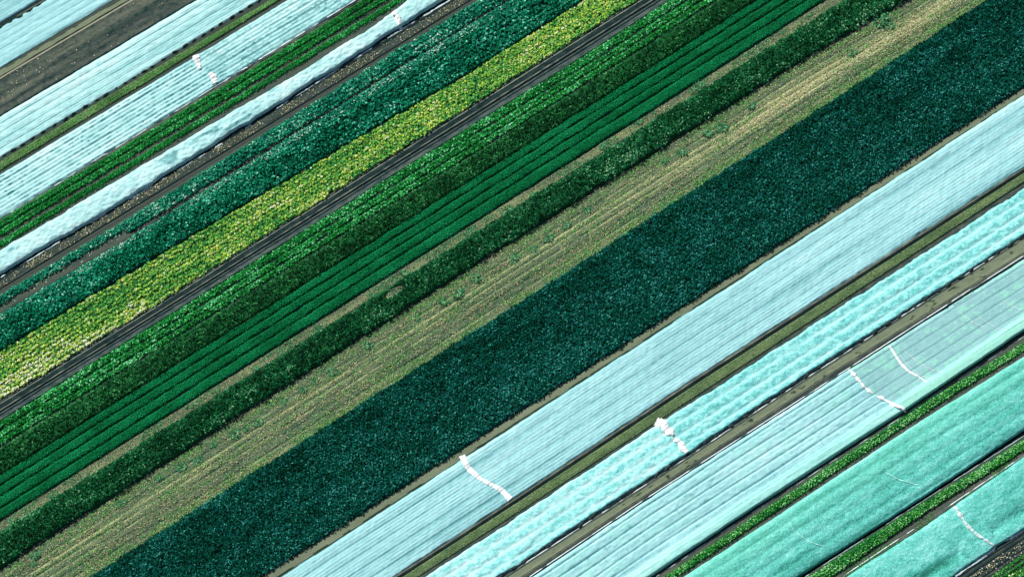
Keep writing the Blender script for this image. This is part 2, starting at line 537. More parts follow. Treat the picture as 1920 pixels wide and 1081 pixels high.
# ---- edges, from the upper left corner to the lower right one
a0b = Edge((0, 43.5), (74, 0))
a0a = Edge((0, 43.5), (74, 0), dv=-5.2)
a1t = Edge((0, 53), (90, 0)); a1b = Edge((0, 128), (212, 0))
ol0 = Edge((0, 132), (180, 27), (224, 0)); ol1 = Edge((0, 143), (241, 0))
br0 = Edge((0, 149), (252, 0)); br1 = Edge((0, 218.5), (180, 112), (368, 0))
b0 = Edge((0, 219.5), (180, 113), (370, 0)); b1 = Edge((0, 297), (240, 153), (489, 0))
gs0 = Edge((0, 304), (270, 141), (509, 0)); gs1 = Edge((0, 320), (290, 145), (524, 0))
c0 = Edge((0, 328), (312, 140), (541, 0)); c1 = Edge((0, 411), (444, 140), (672, 0))
k10 = Edge((0, 413), (455, 140), (682, 0)); k13 = Edge((0, 465), (620, 86), (760, 0))
d0 = Edge((0, 470), (445, 205), (590, 119), (620, 97), (690, 56), (740, 20), (765, 0)); d1 = Edge((0, 515), (200, 398), (620, 135), (740, 58), (835, 0))
de0 = Edge((0, 522), (620, 141), (850, 0)); de1 = Edge((0, 543), (660, 140), (885, 0))
t10 = Edge((0, 553), (235, 414), (840, 35), (898, 0)); t11 = Edge((0, 584), (235, 442), (840, 70), (948, 0))
t20 = Edge((0, 589), (240, 448), (840, 72), (956, 0)); t21 = Edge((0, 657), (310, 470), (875, 139), (1096, 0))
y0 = Edge((0, 659), (310, 473), (877, 141), (1100, 0)); y1 = Edge((0, 752), (290, 573), (1060, 86), (1196, 0))
tr1 = Edge((0, 788), (1060, 126), (1256, 0))
g0 = Edge((0, 790), (1060, 127), (1258, 0)); g1 = Edge((0, 837), (1130, 139), (1280, 43), (1346, 0))
m0 = Edge((0, 839), (1130, 141), (1280, 45), (1348, 0)); m1 = Edge((0, 890), (1280, 89), (1420, 0))
cb = [Edge((0, 891), (1280, 90), (1421, 0)), Edge((0, 911), (1280, 108), (1450, 0)), Edge((0, 931), (1280, 128), (1483, 0)),
      Edge((0, 955), (1289, 140), (1516, 0)), Edge((0, 977), (1332, 140), (1549, 0))]
f10 = Edge((0, 978), (1332, 141), (1551, 0)); f11 = Edge((0, 997), (1500, 53), (1583, 0))
h0 = Edge((0, 997), (650, 590), (1500, 53), (1583, 0)); h1 = Edge((0, 1064), (900, 490), (1500, 115), (1700, 0))
s0 = Edge((0, 1070), (900, 494), (1500, 119), (1712, 0)); s1 = Edge((168, 1083), (940, 590), (1720, 87), (1850, 0))
l0 = Edge((168, 1081), (940, 588), (1720, 85), (1850, 0)); l1 = Edge((490, 1081), (1050, 722), (1920, 163))
p10 = Edge((495, 1081), (1053, 723), (1920, 166)); p11 = Edge((522, 1081), (1075, 724), (1920, 177))
sE0 = Edge((527, 1081), (1078, 724), (1920, 178)); sE1 = Edge((738, 1081), (960, 937), (1308, 706), (1920, 313))
gq0 = Edge((754, 1081), (975, 938), (1315, 713), (1920, 324)); gq1 = Edge((782, 1081), (988, 949), (1345, 716), (1920, 341))
sF0 = Edge((797, 1081), (1000, 948), (1232, 797), (1353, 720), (1920, 354)); sF1 = Edge((934, 1081), (1285, 852), (1500, 709), (1920, 440))
p20 = Edge((952, 1081), (1168, 941), (1505, 718), (1920, 449)); p21 = Edge((976, 1081), (1188, 941), (1548, 705), (1920, 473))
sG0 = Edge((998, 1081), (1206, 941), (1593, 692), (1920, 486)); sG1 = Edge((1219, 1081), (1380, 974), (1695, 771), (1920, 620))
k20 = Edge((1243, 1081), (1380, 990), (1740, 750), (1920, 641)); k21 = Edge((1268, 1081), (1380, 1007), (1740, 770), (1920, 657))
sH0 = Edge((1281, 1081), (1380, 1017), (1720, 793), (1920, 668)); sH1 = Edge((1498, 1081), (1540, 1054), (1730, 933), (1920, 807))
k30 = Edge((1514, 1081), (1540, 1064), (1740, 936), (1920, 823)); k31 = Edge((1560, 1081), (1740, 956), (1920, 843))
sI0 = Edge((1586, 1081), (1740, 982), (1785, 950), (1920, 856)); sI1 = Edge((1785, 1081), (1864, 1026), (1920, 992))


# ------------------------------------------------------------------ height and colour of the covers
def ridges(w, per, sharp=3.0, ph=0.0):
    """rounded beds with narrow furrows between them"""
    r = (w / per + ph) % 1.0
    return 1 - np.abs(2 * r - 1) ** sharp


def z_ribbed(per, hb, hr, rip, seed, row=.36, sh=4.):
    def f(U, w, T, W):
        ww = w + .16 * (fbm(U * .12, w * .3, seed) - .5)
        fr = noise(U * .05, np.floor(ww / per) * 3.7, seed + 7)
        z = hb * (.4 + .6 * ridges(ww, per, sh) * (.55 + .7 * fr)) + hr * 1.6 * ridges(ww, row, 2.) * (.35 + noise(U * .35, w * 1.3, seed + 1))
        z = z + rip * 1.0 * (noise(U * 2.6 + w * .9, w * .9, seed + 2) - .5) + rip * 1.2 * (noise(U * 1.2 - w, w * 2.2, seed + 3) - .5)
        z = z + .035 * (noise(U * 3.3, w * 4.1, seed + 4) - .5)
        return z
    return f


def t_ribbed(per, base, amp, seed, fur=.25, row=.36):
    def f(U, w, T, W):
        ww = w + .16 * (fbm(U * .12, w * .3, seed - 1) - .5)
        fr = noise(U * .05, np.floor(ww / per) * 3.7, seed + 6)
        ln = 1 - ridges(ww, per, 7.)  # shading of furrows and rows is also darkened into the tint
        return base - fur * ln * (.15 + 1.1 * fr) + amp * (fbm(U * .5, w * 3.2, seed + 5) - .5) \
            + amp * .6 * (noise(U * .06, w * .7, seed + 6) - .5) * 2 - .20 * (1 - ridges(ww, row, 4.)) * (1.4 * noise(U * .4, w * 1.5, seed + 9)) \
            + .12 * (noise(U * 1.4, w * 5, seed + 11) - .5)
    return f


def z_bumpy(hb, bump, seed, fr=1.6, per=None):
    def f(U, w, T, W):
        z = hb * (.6 + .4 * prof(T, 5)) + bump * (fbm(U * fr, w * fr * 1.3, seed, 4) - .5) * 2
        z = z + bump * .8 * (fbm(U * .3, w * .9, seed + 1) - .5) + .07 * (noise(U * 3.8, w * 4.2, seed + 2) - .5)
        if per: z = z + hb * .12 * (ridges(w + .4 * fbm(U * .1, w * .2, seed), per, 2.) - .7)
        return z
    return f


# A0: corner cover
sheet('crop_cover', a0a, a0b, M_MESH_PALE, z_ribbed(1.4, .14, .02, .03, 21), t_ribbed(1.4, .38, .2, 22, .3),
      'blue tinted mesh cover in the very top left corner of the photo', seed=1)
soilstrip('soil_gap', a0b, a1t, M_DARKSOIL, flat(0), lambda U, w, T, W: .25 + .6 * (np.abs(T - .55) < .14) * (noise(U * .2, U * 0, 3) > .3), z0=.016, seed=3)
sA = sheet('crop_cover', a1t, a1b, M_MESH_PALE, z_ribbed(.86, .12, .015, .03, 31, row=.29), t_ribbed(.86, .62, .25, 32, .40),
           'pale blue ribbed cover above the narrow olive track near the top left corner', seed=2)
soilstrip('grass_track', ol0, ol1, M_OLIVE, lambda U, w, T, W: .03 * noise(U * 2, w * 3, 5),
          lambda U, w, T, W: .60 + .2 * (fbm(U * .6, w * 2, 4) - .5) - .4 * ((T < .25) & (noise(U * 1.2, w, 7) > .62)), seed=4, wob=.08, z0=.02)
soilstrip('rut', ol1, br0, M_DARKSOIL, lambda U, w, T, W: .05 * (T > .4), lambda U, w, T, W: np.where(T < .45, .05, .98), z0=.02, dw=.05)

# brown field
def tb(U, w, T, W):
    return .55 + .36 * (noise(U * .05, w * 1.6, 41) - .5) + .25 * (fbm(U * .3, w * 4, 42) - .5) - .12 * (noise(U * 2.6, w * 3.4, 43) > .70) \
        + .16 * np.exp(-((w - 2.9) / .25) ** 2) - .35 * (T > .975)
soilstrip('ploughed_field', br0, br1, M_DARKSOIL, lambda U, w, T, W: .10 * fbm(U * 1.3, w * 2.6, 44) + .05 * noise(U * .2, w * 3, 45), tb, z0=.02, dw=.10, du=.22)
litter('pale_stones', br0, br1, 3, (.07, .18), M_STRAW, lambda u, v, t: RNG.uniform(.2, 1.1, len(u)) + .2,
       'small pale stones scattered over the dark bare field', 'stones', z=.12, ar=.8,
       keepf=lambda u, v, t: .15 + .85 * (noise(u * .25, v * .8, 51) > .55) * (np.abs(t - .35) < .3))
litter('sprouts', br0, br1, 12, (.08, .2), G_WEED, lambda u, v, t: RNG.uniform(0, .35, len(u)),
       'tiny dark green sprouts on the dark bare field', 'seedlings', z=.10,
       keepf=lambda u, v, t: .1 + .9 * (noise(u * .3, v * .9, 52) > .5) * (t < .7))

# B: ribbed pale cover
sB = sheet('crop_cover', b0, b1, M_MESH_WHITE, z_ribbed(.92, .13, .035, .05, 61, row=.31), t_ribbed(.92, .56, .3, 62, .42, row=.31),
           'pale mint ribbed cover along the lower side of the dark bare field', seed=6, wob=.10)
soilstrip('soil_gap', b1, gs0, M_SOIL, lambda U, w, T, W: .02 * noise(U * 2, w * 3, 5), lambda U, w, T, W: .36 + .15 * (noise(U, w, 3) - .5), z0=.014)
bed('seedling_bed', gs0, gs1, G_LIME, M_UNDERO, h=.20, dens=150, L=(.09, .18), rows=3, gap=.3, mean=.56,
    label='thin bright green seedling bed in three fine rows between two pale covers', cat='crop bed', seed=71, wob=.03, pamp=.35)
soilstrip('soil_path', gs1, c0, M_SOIL, flat(0), lambda U, w, T, W: .47 - .35 * (T < .22) + .1 * (noise(U * .5, w * 3, 6) - .5), z0=.014)


# C: white fleece with dashes, in two lengths
def zC(U, w, T, W):
    z = z_ribbed(.95, .16, .05, .06, 81, row=.475)(U, w, T, W)
    return z
def tC(U, w, T, W):
    b = t_ribbed(.95, .66, .34, 82, .36, row=.475)(U, w, T, W)
    dash = (noise(U * 2.6, w * 0 + np.floor(w / .475) * 3.1, 83) > .62) * (np.abs((w / .475) % 1 - .8) < .2) * (.3 + noise(U * .2, w, 89))
    return b - .42 * dash - .16 * (noise(U * .1, w * .5, 87) - .4)
cC = cutline([(366, 104), (374, 128), (398, 140), (404, 157)])
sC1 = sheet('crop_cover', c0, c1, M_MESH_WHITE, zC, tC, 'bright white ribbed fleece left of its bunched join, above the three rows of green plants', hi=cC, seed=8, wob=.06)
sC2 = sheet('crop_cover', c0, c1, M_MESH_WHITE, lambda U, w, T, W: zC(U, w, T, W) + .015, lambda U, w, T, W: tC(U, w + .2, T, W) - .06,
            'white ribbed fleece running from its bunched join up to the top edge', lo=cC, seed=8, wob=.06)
rope('bunched_end', [(366, 103), (371, 117), (376, 132)], [1.0, .9, .35], .14, M_WHITE, sC1, z0=.2, seed=1, lump=.55)
rope('bunched_end', [(392, 138), (400, 148), (405, 158)], [.5, 1.0, .9], .14, M_WHITE, sC1, z0=.2, seed=2, lump=.55)
rope('hem', [(20, 399), (444, 139), (672, -1)], .16, .05, M_HEM, sC1, z0=.05, seed=3, dash=.5, tint=.9, lump=.3)
soilstrip('soil_gap', c1, k10, M_SOIL, flat(0), lambda U, w, T, W: .62 + .2 * (noise(U * .7, w, 8) - .5), z0=.014)

# three rows of bright green plants
soilstrip('bed_soil', k10, d0, M_SOIL, flat(0), lambda U, w, T, W: .50 + .15 * (fbm(U * .4, w * 2, 9) - .5), z0=.008)
for a, b, lab in ((.0, .30, 'uppermost of the three leafy green rows between two white covers'),
                  (.33, .61, 'middle one of the three leafy green rows between two white covers'),
                  (.74, 1.0, 'lowest of the three leafy green rows, next to the lumpy white fleece')):
    bed('leafy_row', Mix(k10, k13, a), Mix(k10, k13, b), G_BRIGHT, M_UNDER, h=.36, dens=95, L=(.12, .26), sp=0.38, uh=0.5, label=lab, cat='crop row',
        group='leafy green rows between white covers', seed=int(90 + a * 10), wob=.12, mean=.56, gap=.1)


# D: lumpy fleece over a tall crop, in two lengths
def tD(U, w, T, W):
    return .58 + .45 * (fbm(U * 1.6, w * 2.2, 101, 4) - .5) + .2 * (noise(U * .2, w * .6, 102) - .5) - .35 * (noise(U * .45, w * 1.2, 104) > .86)
zD = z_bumpy(.62, .11, 103, 2.6)
cD = cutline([(735, 22), (745, 36), (757, 55)])
sD1 = sheet('crop_cover', d0, d1, M_MESH_WHITE, zD, tD, 'lumpy white fleece over a tall crop, from the left edge to its torn join', hi=cD, seed=10, wob=.18)
sD2 = sheet('crop_cover', d0, d1, M_MESH_WHITE, lambda U, w, T, W: zD(U, w, T, W) + .02, tD, 'short lumpy white fleece at the top edge, beyond the torn join', lo=cD, seed=10, wob=.18)
rope('bunched_end', [(738, 22), (743, 36), (750, 52), (752, 60)], [.6, .9, .5, .8], .10, M_WHITE, sD1, z0=.5, seed=4, lump=.6)
rope('torn_gap', [(742, 24), (740, 30), (744, 34)], .45, .03, M_DARKSOIL, sD1, seed=41, lump=.5, tint=.3)
rope('torn_gap', [(751, 36), (750, 44)], .4, .03, M_DARKSOIL, sD1, seed=42, lump=.5, tint=.3)
rope('hem', [(0, 521), (200, 400), (420, 267), (620, 139), (740, 64), (845, 0)], .20, .05, M_HEM, sD1, z0=.04, seed=6, dash=.46, tint=.6, lump=.5)
soilstrip('painted_shadow_strip', d1, de0, M_DARKSOIL, flat(0), lambda U, w, T, W: .25 + .2 * (noise(U, w, 3) - .5), z0=.014)  # shadow of the lumpy fleece, painted as a strip of dark soil


# debris strip
def tde(U, w, T, W):
    return .45 + .3 * (fbm(U * .6, w * 4, 111) - .5) - .45 * (np.abs(T - .10) < .06) - .5 * (T > .92)
soilstrip('harvested_strip', de0, de1, M_DARKSOIL, lambda U, w, T, W: .05 * fbm(U * 1.3, w * 3, 112) - .03 * (T > .92), tde, z0=.05, dw=.08)
litter('crop_litter', de0, de1, 34, (.10, .26), M_STRAW, lambda u, v, t: RNG.uniform(0, 1, len(u)),
       'straw coloured leaf litter on the narrow strip below the lumpy white fleece', 'litter', z=.10,
       keepf=lambda u, v, t: (np.abs(t - .5) < .36) * (.35 + .65 * (noise(u * .3, v, 113) > .42)))
soilstrip('soil_path', de1, t10, M_SOIL, lambda U, w, T, W: U * 0 + .03 * (T > .3), lambda U, w, T, W: .46 + .35 * (T > .75) * (noise(U, w, 1) - .3) - .35 * (np.abs(T - .45) < .1), z0=.016, dw=.08)

# teal cabbage rows
uh_, _ = uv_of(237, 430)
soilstrip('bare_bed', t10, t20, M_SOIL, flat(0), lambda U, w, T, W: .52 + .25 * (fbm(U * .5, w * 1.5, 121) - .5) - .25 * (T > .93), z0=.012)
litter('dropped_leaves', Mix(t10, t11, .62), t11, 7, (.1, .24), G_TEAL2, lambda u, v, t: RNG.uniform(.4, 1.2, len(u)),
       'pale cabbage leaves left on the bare soil between the rows', 'litter', hi=float(uh_))
litter('row_weeds', t10, Mix(t20, t21, .05), 5, (.1, .22), G_LIME, lambda u, v, t: RNG.uniform(.1, .9, len(u)),
       'small weeds in the gap between the cabbage rows', 'weeds', keepf=lambda u, v, t: 1.0 * (noise(u * .3, v, 127) > .5))
t1m = Mix(t10, t11, .60)
bed('cabbage_row', t10, t1m, G_TEAL2, M_UNDERT, h=.42, dens=70, L=(.16, .30), ar=.8, sp=0.4, uh=0.45, label='single blue green cabbage row above a bare soil gap, at the left edge', cat='crop row',
    group='cabbage rows', seed=122, hi=float(uh_), wob=.15, mean=.52, gap=.12, spread=.4)
bed('cabbage_row', t10, t11, G_TEAL2, M_UNDERT, h=.5, dens=70, L=(.16, .30), ar=.8, sp=0.42, uh=0.45, label='wide blue green cabbage row with a black furrow along its lower side', cat='crop row',
    group='cabbage rows', seed=123, lo=float(uh_), wob=.2, mean=.50, gap=.12, spread=.42)
bed('cabbage_row', t20, Mix(t20, t21, .2), G_TEAL2, M_UNDERT, h=.36, dens=70, L=(.14, .26), ar=.75, sp=0.36, uh=0.45, label='pale thinner cabbage row along the top of the broad blue green field', cat='crop row',
    group='cabbage rows', seed=124, wob=.14, mean=.60, gap=.12, spread=.45)
bed('cabbage_field', Mix(t20, t21, .2), t21, G_TEAL, M_UNDERT, h=.68, dens=90, L=(.17, .32), ar=.9, sp=0.46, uh=0.38, label='broad blue green field of closely planted cabbages', cat='cabbages', kind='stuff',
    seed=125, wob=.15, mean=.50, gap=.02, spread=.40, p=14)


# yellowing strip
def gy(u, v, t):
    wht = sstep(-26, -56, u) * sstep(.35, 1., t) * .42 + .05 * sstep(-10, 25, u)
    ln = .22 * (noise(u * .05, t * 7, 131) - .45) + .22 * (noise(u * .22, t * 4, 134) - .5)
    return ln + wht - .12 * sstep(.80, .97, t) * (u > -30)
bed('yellowing_crop', y0, y1, G_YELLOW, M_UNDERY, h=.42, dens=120, rows=4, L=(.16, .28), ar=.85, sp=0.42, uh=0.5, label='bright yellow green band of yellowing leafy crop beside the blue green cabbages', cat='leafy crop', kind='stuff',
    seed=132, wob=.22, mean=.56, gap=.03, gtint=gy, spread=.36, p=10, patchs=(.3, .8), pamp=.3)


# wheel tracks
def ttr(U, w, T, W):
    x = T + .012 * (noise(U * .15, U * 0, 141) - .5)
    def ln(c, q): return np.exp(-((x - c) / q) ** 2)
    b = .38 + .40 * (fbm(U * 1.6, w * 5, 142) - .5)
    b = b + .50 * ln(.03, .03) * (noise(U * 1.1, w, 140) > .3) + .62 * ln(.14, .020) * (.5 + noise(U * .9, w, 143)) + .72 * ln(.47, .022) * (.35 + noise(U * 1.3, w, 144))
    b = b - .34 * ln(.08, .025) - .10 * ((x > .18) & (x < .43)) - .50 * ln(.565, .05) + .30 * ln(.665, .03) - .42 * ln(.735, .028) + .17 * (x > .78)
    return b
def ztr(U, w, T, W):
    return .10 - .09 * np.exp(-((T - .565) / .05) ** 2) - .05 * np.exp(-((T - .735) / .03) ** 2) - .04 * np.exp(-((T - .075) / .03) ** 2) + .04 * noise(U * 2.5, w * 5, 145)
soilstrip('wheel_tracks', y1, tr1, M_BLUESOIL, ztr, ttr, z0=.02, dw=.06, seed=14)

# bright glossy rows G
soilstrip('bed_soil', tr1, g1, M_BLUESOIL, flat(0), lambda U, w, T, W: .45 + .1 * (noise(U, w, 3) - .5), z0=.014)
for a, b, lab in ((.0, .34, 'top glossy green row beside the dark wheel tracks'), (.39, .68, 'middle glossy green row below the dark wheel tracks'),
                  (.71, .97, 'lowest glossy green row, touching the dark maize strip')):
    bed('glossy_row', Mix(g0, g1, a), Mix(g0, g1, b), G_BRIGHT, M_UNDER, h=.36, dens=85, L=(.16, .30), ar=.6, sp=0.4, uh=0.5, label=lab, cat='crop row',
        group='glossy green rows below the tracks', seed=int(150 + a * 10), wob=.12, mean=.58, gap=.1, spread=.45)

# maize strip
def gm(u, v, t): return .25 * sstep(.14, .0, t) + .1 * (ridges(t * 4.0, 1.0, 2.) - .6)
bed('maize_strip', m0, m1, G_MAIZE, M_UNDER, h=.8, dens=75, L=(.24, .46), ar=.30, sp=0.46, uh=0.3, label='dark green strip of tufted maize above the smooth carrot beds', cat='maize', kind='stuff',
    seed=160, wob=.14, mean=.44, gap=.03, gtint=gm, spread=.42, p=8, tilt=.7)

# carrot beds
def gcar(u, v, t): return .14 * (noise(u * .06, v * .8, 179) - .5) - .16 * (np.abs((t * 3) % 1 - .0) < .10) + .10 * (noise(u * 1.2, t * 5, 177) - .5)
def ccull(u, v): return noise(u * .35 + 40, v * .9, 178) > .985
labs = ['uppermost smooth green carrot bed, next to the maize', 'second smooth carrot bed down from the maize',
        'second smooth carrot bed up from the dry weedy strip', 'lowest smooth green carrot bed, next to the dry weedy strip']
for i in range(4):
    bed('carrot_bed', Mix(cb[i], cb[i + 1], .0), Mix(cb[i], cb[i + 1], .90), G_CARROT, M_UNDERC, h=.36, dens=170, L=(.10, .20), ar=.45, label=labs[i], cat='carrot bed',
        group='smooth green carrot beds', seed=170 + i, wob=.12, mean=.50, gap=.05, spread=.42, p=7, uh=.80, tilt=.45, pamp=.55, gtint=gcar, cull=ccull)



# dry weedy strip
def tf1(U, w, T, W): return .46 + .45 * (fbm(U * .35, w * 1.6, 181) - .5) + .15 * (noise(U * .1, w * 3, 182) - .5)
soilstrip('dry_strip', f10, f11, M_STUB, lambda U, w, T, W: .05 * fbm(U, w * 2, 183), tf1, z0=.014)
litter('dry_weeds', f10, f11, 60, (.09, .26), M_STRAW, lambda u, v, t: RNG.uniform(0, 1, len(u)) * .8 + .1 * (noise(u * .3, v, 1) > .5),
       'pale dry weeds on the strip between the carrot beds and the dark leafy strip', 'dry weeds', z=.06, ar=.3, tilt=.5)
litter('low_weeds', f10, f11, 60, (.1, .28), G_WEED, lambda u, v, t: RNG.uniform(0, 1, len(u)),
       'low green weeds on the dry strip below the carrot beds', 'weeds', z=.08,
       keepf=lambda u, v, t: .12 + .88 * (fbm(u * .35, v * .9, 184) > .54))

# dark leafy strip with a bite out of its upper side
nu1, nv1 = uv_of(738, 549)
def hcull(u, v):
    return (((u - nu1) / 1.35) ** 2 + ((v - nv1 + .1) / .6) ** 2) < .55 + .9 * noise(u * 1.4, v * 1.8, 61)
pu, pv = uv_of(1165, 305)
def gh(u, v, t):
    return .5 * np.exp(-((u - pu) / 4.0) ** 2 - ((v - pv) / 1.2) ** 2) * (.4 + noise(u * 1.2, v * 1.5, 195)) + .22 * np.exp(-((u - pu - 34) / 5) ** 2) * sstep(.5, .8, t) + .12 * (noise(u * .04, t * 5, 191) - .5) + .2 * sstep(.12, 0, t)
bed('dark_leafy_strip', h0, h1, G_HEDGE, M_UNDER, h=1.1, dens=120, L=(.15, .30), ar=.5, sp=0.44, uh=0.4, label='tall dark green leafy strip between the dry strip and the stubble', cat='leafy crop', kind='stuff',
    seed=190, wob=.28, mean=.46, gap=.05, gtint=gh, spread=.42, p=7, tilt=.6, cull=hcull)


def bare_patch():
    q, a = np.meshgrid(np.linspace(0.02, 1, 10), np.linspace(0, 2 * math.pi, 40), indexing='ij')
    rr = q * (1 + .7 * (noise(np.cos(a) * 2, np.sin(a) * 2, 5) - .5))
    U = nu1 + np.cos(a) * rr * 1.5; V = nv1 - .1 + np.sin(a) * rr * .62
    tag(grid_obj('bare_patch', U, V, .04 + .03 * noise(U * 2, V * 2, 4), .46 + .4 * (noise(U * 2, V * 3, 6) - .5), M_STUB), None, None, None, 'structure')


bare_patch()


# stubble
def ts(U, w, T, W):
    b = .32 + .28 * (fbm(U * .35, w * 3.5, 201) - .5)
    straw = np.exp(-((T - .50) / .16) ** 2) * (.10 + .32 * sstep(5, 48, U)) + np.exp(-((T - .34) / .05) ** 2) * .15
    b = b + straw + .16 * sstep(.80, 1., T) + .10 * np.exp(-((T - .12) / .1) ** 2)
    lines = sum(np.exp(-((T - c - .006 * (noise(U * .12, U * 0, 210) - .5)) / .010) ** 2) for c in (.20, .33, .44, .57, .70, .82))
    lig = sum(np.exp(-((T - c) / .014) ** 2) for c in (.235, .365, .47, .60, .86))
    fine = .13 * (noise(U * .12, T * 46, 208) - .5) + .10 * (noise(U * .5, T * 60, 209) - .5)
    return b + fine - .34 * lines * (noise(U * .5, T * 20, 202) > .25) + .30 * lig * (noise(U * .3, T * 20, 203) > .35)
def zs(U, w, T, W):
    lines = sum(np.exp(-((T - c) / .012) ** 2) for c in (.20, .33, .44, .57, .70, .82))
    return .06 + .06 * fbm(U * 1.4, w * 3, 204) - .05 * lines
soilstrip('stubble_field', s0, s1, M_STUB, zs, ts, z0=.014, dw=.09, du=.25)
litter('straw_litter', s0, s1, 90, (.10, .26), M_STRAW, lambda u, v, t: RNG.uniform(0, 1, len(u)) * .8 + .30 * sstep(0, 50, u) * np.exp(-((t - .5) / .2) ** 2),
       'straw and dry leaves lying in lines across the stubble field', 'straw', z=.13, ar=.45,
       keepf=lambda u, v, t: .22 + .3 * sstep(0, 45, u) * np.exp(-((t - .5) / .18) ** 2) + .35 * (noise(u * .2, t * 16, 205) > .62))
litter('stubble_weeds', s0, s1, 80, (.10, .26), G_LIME, lambda u, v, t: RNG.uniform(.1, 1, len(u)),
       'small green weeds growing in the stubble, thickest along its lower side', 'weeds', z=.13,
       keepf=lambda u, v, t: .10 + .75 * (sstep(.72, .98, t) + np.exp(-((t - .06) / .09) ** 2) * .6) * (fbm(u * .35, v * .9, 206) > .44) + .45 * (noise(u * .25, t * 24, 207) > .68))

# big leek field
def gl(u, v, t):
    return -.05 * (np.abs((t * 13 + .15 * noise(u * .1, t * 3, 9)) % 1 - .5) < .12) - .20 * sstep(.48, .60, fbm(u * .22, v * .5, 211)) * (1.1 - t) + .10 * (t - .5) + .16 * (noise(u * .05, t * 9, 212) - .5)
bed('leek_field', l0, l1, G_LEEK, M_UNDERL, h=.70, dens=105, L=(.18, .34), ar=.45, sp=0.38, uh=0.42, label='very broad dark blue green leek field across the middle of the photo', cat='leeks', kind='stuff',
    seed=213, wob=.24, mean=.52, gap=.02, gtint=gl, spread=.48, pamp=.22, p=26, tilt=.75)

# path beside the leeks
soilstrip('soil_path', p10, p11, M_OLIVE, lambda U, w, T, W: .03 * noise(U, w * 2, 5), lambda U, w, T, W: .56 + .3 * (fbm(U * .2, w * 1.5, 221) - .5) - .5 * (T > .80) * (noise(U * .55, U * 0, 222) > .38), z0=.02, wob=.05, dw=.08)


# E: broad pale blue cover, two lengths
def zE(U, w, T, W):
    z = z_ribbed(1.48, .13, .035, .0, 231, row=.37)(U, w, T, W)
    z = z + .045 * (noise(U * 2.0 + w * 1.2, w * 1.0 - U * .25, 232) - .5) + .05 * (noise(U * 3.1 + w, w * 2.2, 233) - .5)
    z = z + .06 * (noise(U * 1.3 + w * 1.1, w * .35, 235) - .5) * sstep(2.5, 0, w)
    return z
def tE(U, w, T, W):
    return t_ribbed(1.48, .60, .24, 234, .46)(U, w, T, W) + .12 * (1 - T) - .07 + .10 * (noise(U * .03, w * 1.1, 236) - .5)
cE = cutline([(868, 853), (878, 876), (905, 902), (935, 915), (957, 936)])
sE1o = sheet('crop_cover', sE0, sE1, M_MESH_PALE, zE, lambda U, w, T, W: tE(U, w, T, W) - .03, 'broad pale blue cover left of its curved white join, below the leek field',
             hi=cE, seed=23, wob=.12)
sE2o = sheet('crop_cover', sE0, sE1, M_MESH_PALE, lambda U, w, T, W: zE(U, w + .1, T, W) + .02, tE, 'broad pale blue cover right of its curved white join, reaching the right edge',
             lo=cE, seed=23, wob=.12)
rope('overlap_fold', [(866, 852), (872, 868), (882, 882), (900, 897), (922, 908), (940, 918), (957, 937)], [1.0, .9, .8, .62, .55, .75, .9], .07, M_WHITE, sE2o, z0=.16, seed=11, lump=.18, tint=.8)
# ragged lower hem of E, with the shadow along it painted black
soilstrip('painted_shadow_gap', sE1, gq0, M_DARKSOIL, lambda U, w, T, W: U * 0 - .0 + .05 * (T < .35), lambda U, w, T, W: np.where(T < .42, .74, .05) + .3 * (noise(U * 1.2, w * 3, 241) - .5) - .25 * (T > .85), z0=.014, dw=.07, wob=.0)
bed('seedling_bed', gq0, gq1, G_SEED, M_UNDERO, h=.12, dens=130, L=(.07, .15), rows=4, gap=.3, mean=.50,
    label='olive green bed of fine seedling rows between two broad covers', cat='crop bed', seed=242, wob=.02, uh=.9, pamp=.25)
soilstrip('soil_path', gq1, sF0, M_DARKSOIL, lambda U, w, T, W: .03 * noise(U * 2, w * 3, 4), lambda U, w, T, W: .5 - .5 * (T < .25) + .3 * (noise(U * 1.5, w * 4, 243) - .5), z0=.014, dw=.08)


# F: turquoise cover, two lengths
def zF(U, w, T, W):
    return z_ribbed(1.35, .22, .0, .09, 251, sh=2.5)(U, w, T, W) * .8 + .13 * (fbm(U * 2.8, w * 3.2, 252, 3) - .5) + .12 * (noise(U * .4 + w * 1.3, w * .3, 253) - .5) * sstep(1.2, 4, w)
def tF(U, w, T, W):
    cr = ridges(w + .1, 1.35, 2.5)
    return .62 - .32 * (fbm(U * 2.9, w * 3.2, 254, 3) > .52) * cr * .6 + .22 * (1 - cr) + .2 * (fbm(U * .2, w, 255) - .5)
cF = cutline([(1232, 790), (1250, 806), (1262, 820), (1288, 852)])
sF1o = sheet('crop_cover', sF0, sF1, M_MESH_TURQ, zF, lambda U, w, T, W: tF(U, w, T, W) + .08, 'turquoise white ribbed cover left of its ragged white join', hi=cF, seed=25, wob=.16)
sF2o = sheet('crop_cover', sF0, sF1, M_MESH_TURQ, lambda U, w, T, W: zF(U, w + .2, T, W) + .02, lambda U, w, T, W: tF(U, w + .1, T, W) - .03,
             'bumpy turquoise cover right of its ragged white join, above the olive track', lo=cF, seed=25, wob=.16)
rope('overlap_fold', [(1228, 790), (1240, 797), (1252, 806), (1262, 818)], [1.2, 1.6, 1.4, .7], .18, M_WHITE, sF2o, z0=.25, seed=12, lump=.55, tint=.9)
rope('overlap_fold', [(1262, 820), (1270, 828), (1280, 838), (1288, 850)], [.5, .9, .8, .6], .16, M_WHITE, sF2o, z0=.25, seed=13, lump=.55, tint=.8)
soilstrip('painted_shadow_gap', sF1, p20, M_DARKSOIL, lambda U, w, T, W: .03 * (T > .5), lambda U, w, T, W: np.where(T < .5, .05, .5) + .3 * (noise(U * 1.2, w * 3, 261) - .5), z0=.014, dw=.08)  # dark half is the cover's edge shadow, painted into the soil tint
